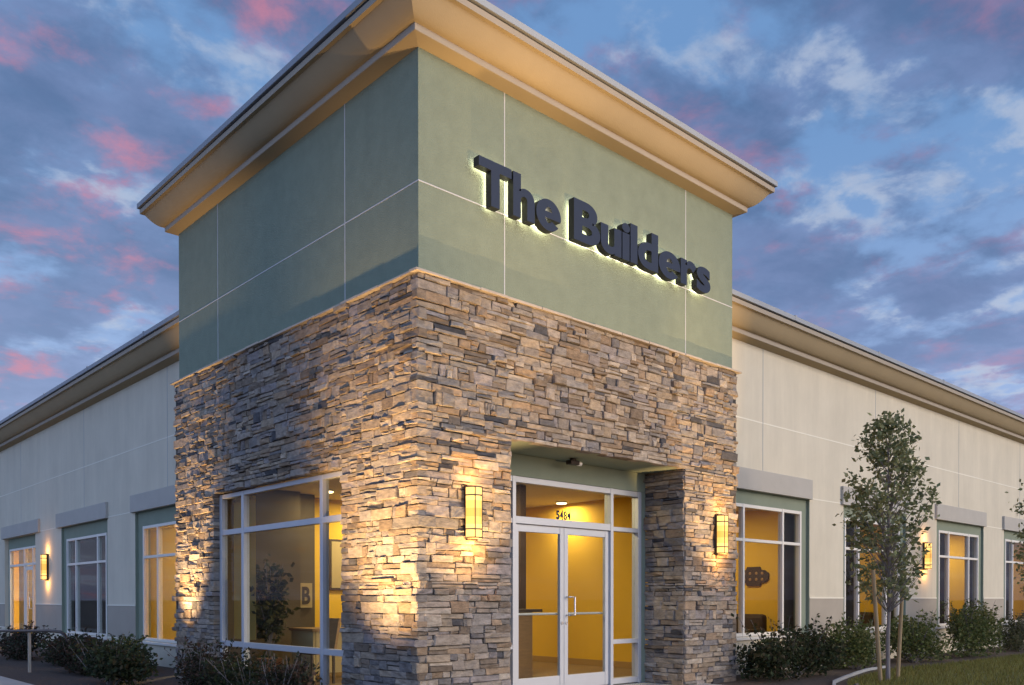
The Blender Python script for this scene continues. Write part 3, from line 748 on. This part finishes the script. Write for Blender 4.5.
# ------------------------------------------------------------------ indoor furnishings
t = thing('reception_counter', 'wooden reception counter with a dark top behind the left entrance door', 'counter', (3.4, 2.5, 0))
b = MB(); b.box((3.15, 1.98, .002), (3.55, 3.3, 1.0)); part(b, 'front_panel', 'wood', t); b = MB(); b.box((3.05, 1.84, 1.002), (3.62, 3.36, 1.045)); part(b, 'counter_top', 'darkwood', t)
b = MB(); b.box((3.72, 2.42, .002), (3.84, 2.56, 2.94)); tag(b.build('column', 'darkwood'), 'slim dark column rising behind the reception counter', 'column')
t = thing('desk', 'wooden desk standing behind the tower side window', 'desk', (1.35, 4.2, 0))
b = MB(); b.box((1.05, 4.0, .72), (1.86, 4.7, .76)); part(b, 'desk_top', 'wood', t); b = MB(); b.box((1.08, 4.03, .002), (1.12, 4.67, .719)); b.box((1.13, 4.03, .1), (1.82, 4.06, .719)); part(b, 'front_panel', 'board', t)
t = thing('chair', 'dark chair beside the desk behind the side window', 'chair', (.9, 3.6, 0))
b = MB(); b.box((.72, 3.45, .42), (1.12, 3.85, .47)); part(b, 'seat', 'upholstery', t, bevel=.02); b = MB(); b.add([(1.08,3.45,.47),(1.12,3.45,.47),(1.2,3.45,.92),(1.16,3.45,.92),(1.08,3.85,.47),(1.12,3.85,.47),(1.2,3.85,.92),(1.16,3.85,.92)],[(0,1,2,3),(4,7,6,5),(0,4,5,1),(1,5,6,2),(2,6,7,3),(3,7,4,0)]); part(b, 'backrest', 'wood', t)
for x in (.75, 1.09):
    for y in (3.48, 3.82): b = MB(); b.box((x-.015, y-.015, .002), (x+.015, y+.015, .419)); part(b, 'leg', 'darkwood', t)
t = thing('letter_plaque', 'cream plaque with a dark letter B on the lobby partition', 'plaque', (1.9, 5.73, 1.2))
b = MB(); b.box((1.80, 5.715, 1.05), (2.03, 5.748, 1.46)); part(b, 'board', 'board', t)
v, fs = text_mesh('B', .03, .02); v[:, 0] -= v[:, 0].min(); v[:, 1] -= v[:, 1].min()
b = MB(); b.add([(1.84 + a / v[:,0].max() * .15, 5.712 - c * .2, 1.11 + bb_ / v[:,1].max() * .29) for a, bb_, c in v], fs); part(b, 'letter', 'darkwood', t)
t = thing('wall_picture', 'pale framed picture on the ochre back wall behind the side window', 'picture', (2.9, 6.17, 1.8))
b = MB(); b.box((2.62, 6.15, 1.35), (3.12, 6.181, 2.25)); part(b, 'frame', 'darkwood', t); b = MB(); b.box((2.66, 6.142, 1.39), (3.08, 6.149, 2.21)); part(b, 'canvas', 'board', t)
t = thing('wall_plaque', 'dark red carved oval plaque on the ochre wall of the first right room', 'plaque', (9.84, 2.15, 1.64))
b = MB(); y0, z0 = 2.15, 1.64
out = [(-.33,-.06),(-.25,-.12),(-.17,-.13),(-.14,-.19),(.14,-.19),(.17,-.13),(.25,-.12),(.33,-.06),(.33,.06),(.25,.12),(.17,.13),(.14,.19),(-.14,.19),(-.17,.13),(-.25,.12),(-.33,.06)]
n = len(out); b.add([(9.845, y0+a, z0+c) for a, c in out] + [(9.81, y0+a, z0+c) for a, c in out], [tuple(range(n)), tuple(range(2*n-1, n-1, -1))] + [(k,(k+1)%n,n+(k+1)%n,n+k) for k in range(n)])
part(b, 'backing', 'plaque', t)
for a in (-.2, -.07, .07, .2):
    for c in (-.06, .06): b = MB(); b.tube([(9.809, y0+a, z0+c), (9.802, y0+a, z0+c)], [.03, .018], 8); part(b, 'rosette', 'wood', t)
def armchair(x, y, label):
    t = thing('armchair', label, 'armchair', (x, y, 0), 'dark armchairs indoors')
    b = MB(); b.box((x-.4, y-.4, .12), (x+.4, y+.4, .45)); part(b, 'seat', 'upholstery', t, bevel=.05)
    b = MB(); b.box((x+.22, y-.4, .452), (x+.42, y+.4, .9)); part(b, 'backrest', 'upholstery', t, bevel=.07)
    for s_ in (-1, 1): b = MB(); b.box((x-.38, y+s_*.42-.08, .12), (x+.2, y+s_*.42+.08, .63)); part(b, 'armrest', 'upholstery', t, bevel=.05)
    for a in (-.34, .34):
        for c in (-.34, .34): b = MB(); b.box((x+a-.025, y+c-.025, .002), (x+a+.025, y+c+.025, .119)); part(b, 'foot', 'darkwood', t)
armchair(9.2, 2.1, 'dark armchair below the carved plaque'); armchair(13.4, 1.9, 'dark armchair in the room behind the young tree'); armchair(17.9, 2.2, 'dark armchair in the room right of the far sconce')

def blinds(P, u0, u1, d, z0, z1, mt, label, ang=25, pitch_=.085):
    b = MB(); u = u0
    while u < u1:
        c, s_ = math.cos(R(ang)) * pitch_ * .52, math.sin(R(ang)) * pitch_ * .52; m_ = u + pitch_/2; tk = .0015
        b.add([P(m_-c, d-s_-tk, z0), P(m_+c, d+s_-tk, z0), P(m_+c, d+s_-tk, z1), P(m_-c, d-s_-tk, z1), P(m_-c, d-s_+tk, z0), P(m_+c, d+s_+tk, z0), P(m_+c, d+s_+tk, z1), P(m_-c, d-s_+tk, z1)],
              [(0,1,2,3),(4,7,6,5),(0,4,5,1),(1,5,6,2),(2,6,7,3),(3,7,4,0)])
        u += pitch_
    pbox(b, P, u0, u1, d - .025, d + .025, z1 + .002, z1 + .05)
    return tag(b.build('vertical_blinds', mt), label, 'blinds', 'vertical blinds behind the windows')
blinds(FL(XL), 7.2, 10.2, -.27, .44, 2.50, 'blind', 'tan vertical blinds lit behind the left wing window next to the tower')
blinds(FL(XL), 11.95, 15.2, -.27, .44, 2.50, 'darkblind', 'dark closed vertical blinds behind the middle window of the left wing', 12)
blinds(FL(XL), 18.3, 19.6, -.30, .05, 2.50, 'blind', 'tan vertical blinds beside the glazed side door')
blinds(FR(YR), 8.42, 9.12, -.25, .60, 2.68, 'darkblind', 'brown stacked vertical blinds in the first window right of the stone', 55, .05)
blinds(FR(YR), 12.5, 13.1, -.25, .60, 2.68, 'darkblind', 'brown stacked vertical blinds behind the young tree', 55, .05)
blinds(FR(YR), 10.8, 11.35, -.25, .60, 2.68, 'darkblind', 'brown vertical blinds left in the window behind the young tree', 55, .06)
blinds(FR(YR), 15.1, 15.75, -.25, .60, 2.68, 'darkblind', 'brown vertical blinds left in the window right of the far sconce', 55, .06)
blinds(FR(YR), 17.0, 17.75, -.25, .60, 2.68, 'darkblind', 'brown stacked vertical blinds right in the window past the far sconce', 55, .05)
blinds(FR(YR), 19.6, 20.3, -.25, .60, 2.68, 'darkblind', 'brown vertical blinds in the last window at the right edge', 55, .05)
blinds(FL(0), 4.2, 4.75, -.25, .62, 2.60, 'blind', 'tan vertical blinds at the far end of the tower side window', 35)

# ------------------------------------------------------------------ plants
def leaves(mb, pts, size, cols, flat=.3, seed=1):
    q = np.random.default_rng(seed)
    for p in pts:
        s_ = size * (.6 + .8 * q.random()); d = Vector(q.normal(0, 1, 3)); d.z = d.z * .7 + .25; d.normalize()
        sd = d.cross(Vector(q.normal(0, 1, 3))).normalized(); nrm = d.cross(sd)
        c = cols[int(q.random() * len(cols))]; k = .7 + .6 * q.random(); c = (c[0]*k, c[1]*k, c[2]*k)
        p = Vector(p); b_ = p + d * s_ * .5 + nrm * s_ * .10; t_ = p + d * s_
        mb.add([p, p + d*s_*.45 + sd*s_*.30 , t_, p + d*s_*.45 - sd*s_*.30, b_ - nrm*s_*.02], [(0,1,4),(1,2,4),(2,3,4),(3,0,4)], 0, c)
DARK = [(.032,.046,.02),(.046,.058,.024),(.026,.034,.018),(.06,.05,.026)]
GREEN = [(.085,.11,.034),(.12,.14,.045),(.065,.082,.026),(.16,.16,.06)]
REDDISH = [(.06,.04,.028),(.045,.05,.028),(.08,.05,.035),(.03,.035,.02)]
def shrub(loc, rx, ry, h, cols, label, n=1700, size=.055, seed=3, spikes=10, flowers=0):
    n = int(n * 1.6)
    q = np.random.default_rng(seed); t = thing('shrub', label, 'shrub', loc, 'shrubs along the walls')
    x0, y0, z0 = loc; st = MB(); fo = MB(); pts = []
    lobes = [(q.uniform(-.55,.55)*rx, q.uniform(-.55,.55)*ry, h*q.uniform(.14,.70), q.uniform(.34,.56)) for _ in range(14)]
    for a, b, c, r in lobes:
        st.tube([(x0 + a*.15, y0 + b*.15, z0), (x0 + a*.6, y0 + b*.6, z0 + c*.6), (x0 + a, y0 + b, z0 + c)], [.012, .008, .004], 5)
    while len(pts) < n:
        a, b, c, r = lobes[int(q.random() * len(lobes))]
        d = q.normal(0, 1, 3); d /= np.linalg.norm(d); k = q.random() ** .45
        p = (x0 + a + d[0]*k*r*rx, y0 + b + d[1]*k*r*ry, z0 + c + d[2]*k*r*h*.75)
        if p[2] > z0 + .03: pts.append(p)
    for i in range(spikes):
        a = q.uniform(-.8,.8)*rx; b = q.uniform(-.6,.6)*ry; top = h*q.uniform(.92,1.2); lx, ly = q.normal(0, .08, 2)
        st.tube([(x0+a*.6, y0+b*.6, z0+h*.4), (x0+a+lx, y0+b+ly, z0+top)], [.006, .003], 5)
        for k in range(16):
            f_ = q.uniform(.35, 1.0); pts.append((x0+a*.6+(a*.4+lx)*f_ + q.normal(0,.02), y0+b*.6+(b*.4+ly)*f_ + q.normal(0,.02), z0+h*.4+(top-h*.4)*f_))
    leaves(fo, pts, size, cols, seed=seed)
    if flowers:
        sel = [pts[int(q.random()*len(pts))] for _ in range(flowers)]; leaves(fo, sel, size*.55, [(.45,.36,.30),(.5,.42,.36)], seed=seed+1)
    part(st, 'stem', 'bark', t); part(fo, 'foliage', 'leaf', t); return t
shrub((6.75, -.42, -.02), 1.40, .50, .82, DARK, 'dark dense shrub under the first window right of the stone', 3700, .065, 11, 18)
shrub((9.25, -.25, -.02), .92, .45, .84, GREEN, 'green shrub behind the left wooden stake', 2000, .065, 12, 10)
shrub((11.45, -.32, -.02), 1.12, .48, .88, GREEN, 'wide green shrub behind the right wooden stake', 2600, .065, 13, 14)
shrub((14.25, -.35, -.02), 1.45, .52, 1.05, GREEN, 'tall green shrub with upright shoots under the window past the far sconce', 3400, .065, 14, 34)
shrub((17.0, -.4, -.02), 1.1, .45, .80, [(.09,.095,.05),(.11,.11,.06),(.07,.08,.04)], 'loose grey green shrub at the right end of the bed', 1500, .06, 15, 16)
shrub((19.6, -.3, -.02), 1.2, .5, .95, DARK, 'dark shrub under the last window at the right edge', 1700, .065, 16, 10)
shrub((-1.32, 5.35, -.02), .42, 1.25, .60, DARK, 'dark dense shrub in front of the far stone pier', 3200, .065, 21, 14)
shrub((-.95, 8.0, -.02), .45, 1.10, .58, REDDISH, 'dark rounded shrub before the middle of the left wing', 2400, .06, 22, 9)
shrub((-.55, 10.0, -.02), .45, 1.10, .56, DARK, 'dark shrub under the closed dark blinds of the left wing', 2200, .06, 23, 8, 10)
shrub((-.75, 12.4, -.02), .45, 1.25, .62, REDDISH, 'loose flowering shrub behind the handrail', 1900, .06, 24, 20, 70)
shrub((-.1, 8.2, -.02), .38, 1.0, .56, GREEN, 'green shrub close to the left wing wall beside the tower', 1900, .065, 25, 8)
shrub((-.75, 3.65, -.02), .38, .90, .62, REDDISH, 'loose reddish shrub in front of the far pane of the tower side window', 1500, .05, 31, 20, 14)
shrub((-.75, 2.3, -.02), .38, .85, .54, DARK, 'low dark shrub under the middle of the tower side window', 1900, .05, 32, 14, 12)
shrub((-.75, 1.35, -.02), .34, .62, .54, REDDISH, 'sparse shrub with upright shoots near the stone corner', 1400, .05, 33, 20, 8)

def tree(loc, label, H_=3.75, seed=5, n=3600, cw=.60, zb=1.15):
    q = np.random.default_rng(seed); t = thing('young_tree', label, 'tree', loc, 'staked young trees on the lawn'); x0, y0, z0 = loc
    tk = MB(); lean = [(0,0,0),(.01,.01,.6),(.02,-.01,1.2),(.015,.0,1.9),(.0,.01,2.7),(.0,.0,H_-.15)]
    tk.tube([(x0+a,y0+b,z0+c) for a,b,c in lean], [.036,.031,.027,.02,.012,.005], 8)
    prof = lambda f: max(0.0, 1 - ((f - .42) / .60) ** 2) ** .6
    pts = []; br = MB(); nc = 118
    for i in range(nc):
        f = (i + q.random()) / nc; zt = zb + .10 + (H_ - zb - .12) * f; ang = i * 2.39996 + q.normal(0, .5); rr = cw * prof(f) * q.uniform(.25, 1.0) ** .6
        ex, ey = x0 + math.cos(ang)*rr, y0 + math.sin(ang)*rr; zs = max(zb - .15, zt - .25 - .9*rr)
        if i % 2 == 0 or rr > .35: br.tube([(x0,y0,z0+zs), (x0+(ex-x0)*.5, y0+(ey-y0)*.5, z0+zs+(zt-zs)*.45), (ex,ey,z0+zt)], [.009,.006,.0025], 5)
        sg = q.uniform(.045, .095); k_ = int(n / nc * q.uniform(.4, 1.5))
        for k in range(k_):
            c = q.normal(0, sg, 3); pts.append((ex + c[0], ey + c[1], z0 + zt + c[2] * .9))
        for k in range(4):
            s_ = q.uniform(.45, .95); c = q.normal(0, .03, 3); pts.append((x0+(ex-x0)*s_+c[0], y0+(ey-y0)*s_+c[1], z0+zs+(zt-zs)*s_+c[2]))
    pts = [p for p in pts if not ((p[0]-x0)*.734 - (p[1]-y0)*.679 > .36 and p[2] < 2.35)]
    fo = MB(); leaves(fo, pts, .082, [(.18,.195,.085),(.22,.225,.105),(.145,.16,.07),(.27,.265,.135)], seed=seed)
    part(tk, 'trunk', 'bark', t); part(br, 'branch', 'bark', t); part(fo, 'crown', 'leaf', t); return t
tree((7.19, -1.69, -.01), 'slender young tree held between two wooden stakes on the lawn', 3.80)
tree((14.4, -1.75, -.01), 'young tree at the right edge of the picture', 3.85, 8)
def stake(a, b, label):
    mb = MB(); mb.tube([a, b], [.030, .028], 10); tag(mb.build('tree_stake', 'stake'), label, 'stake', 'wooden tree stakes')
stake((6.82, -1.75, -.05), (6.63, -1.72, 1.60), 'wooden stake leaning left of the young tree trunk'); stake((7.77, -1.58, -.05), (8.10, -1.52, 1.64), 'wooden stake leaning right of the young tree trunk')
# indoor plants
def indoor_plant(loc, h, label, seed, spread=.42, n=700):
    q = np.random.default_rng(seed); t = thing('potted_plant', label, 'potted plant', loc, 'leafy plants inside the lobby'); x0, y0, z0 = loc
    b = MB(); b.tube([(x0,y0,z0+.002),(x0,y0,z0+.34)], [.13,.18], 16); part(b, 'pot', 'pot', t)
    st = MB(); pts = []
    for i in range(16):
        a = q.random()*6.283; r = spread*q.uniform(.3,1); zt = h*q.uniform(.55,1)
        st.tube([(x0,y0,z0+.34),(x0+math.cos(a)*r*.4,y0+math.sin(a)*r*.4,z0+.34+(zt-.34)*.6),(x0+math.cos(a)*r,y0+math.sin(a)*r,z0+zt)],[.01,.007,.003],5)
        for k in range(n//16): f=q.uniform(.3,1); pts.append((x0+math.cos(a)*r*f+q.normal(0,.05), y0+math.sin(a)*r*f+q.normal(0,.05), z0+.34+(zt-.34)*f+q.normal(0,.04)))
    fo = MB(); leaves(fo, pts, .10, [(.06,.06,.02),(.04,.045,.016),(.085,.08,.025)], seed=seed); part(st,'stem','bark',t); part(fo,'foliage','leaf',t)
indoor_plant((.56, 4.35, 0), 1.75, 'tall leafy plant in a clay pot behind the tower side window', 41, .33)
indoor_plant((2.45, 4.9, 0), 1.35, 'smaller leafy plant behind the near end of the side window', 42, .35, 450)

# ------------------------------------------------------------------ handrail by the left wing
t = thing('handrail', 'brown metal handrail on posts in front of the left wing', 'handrail', (-1.5, 9.0, 0))
b = MB(); b.tube([(-1.5, 11.2, .60), (-1.5, 7.6, .70), (-1.5, 7.0, .70), (-1.5, 6.78, .66), (-1.5, 6.68, .55)], .024, 10); part(b, 'rail', 'darkmetal', t, smooth=True)
for y in (10.9, 8.75): b = MB(); b.box((-1.52, y-.02, -.03), (-1.48, y+.02, .64)); part(b, 'post', 'band', t)
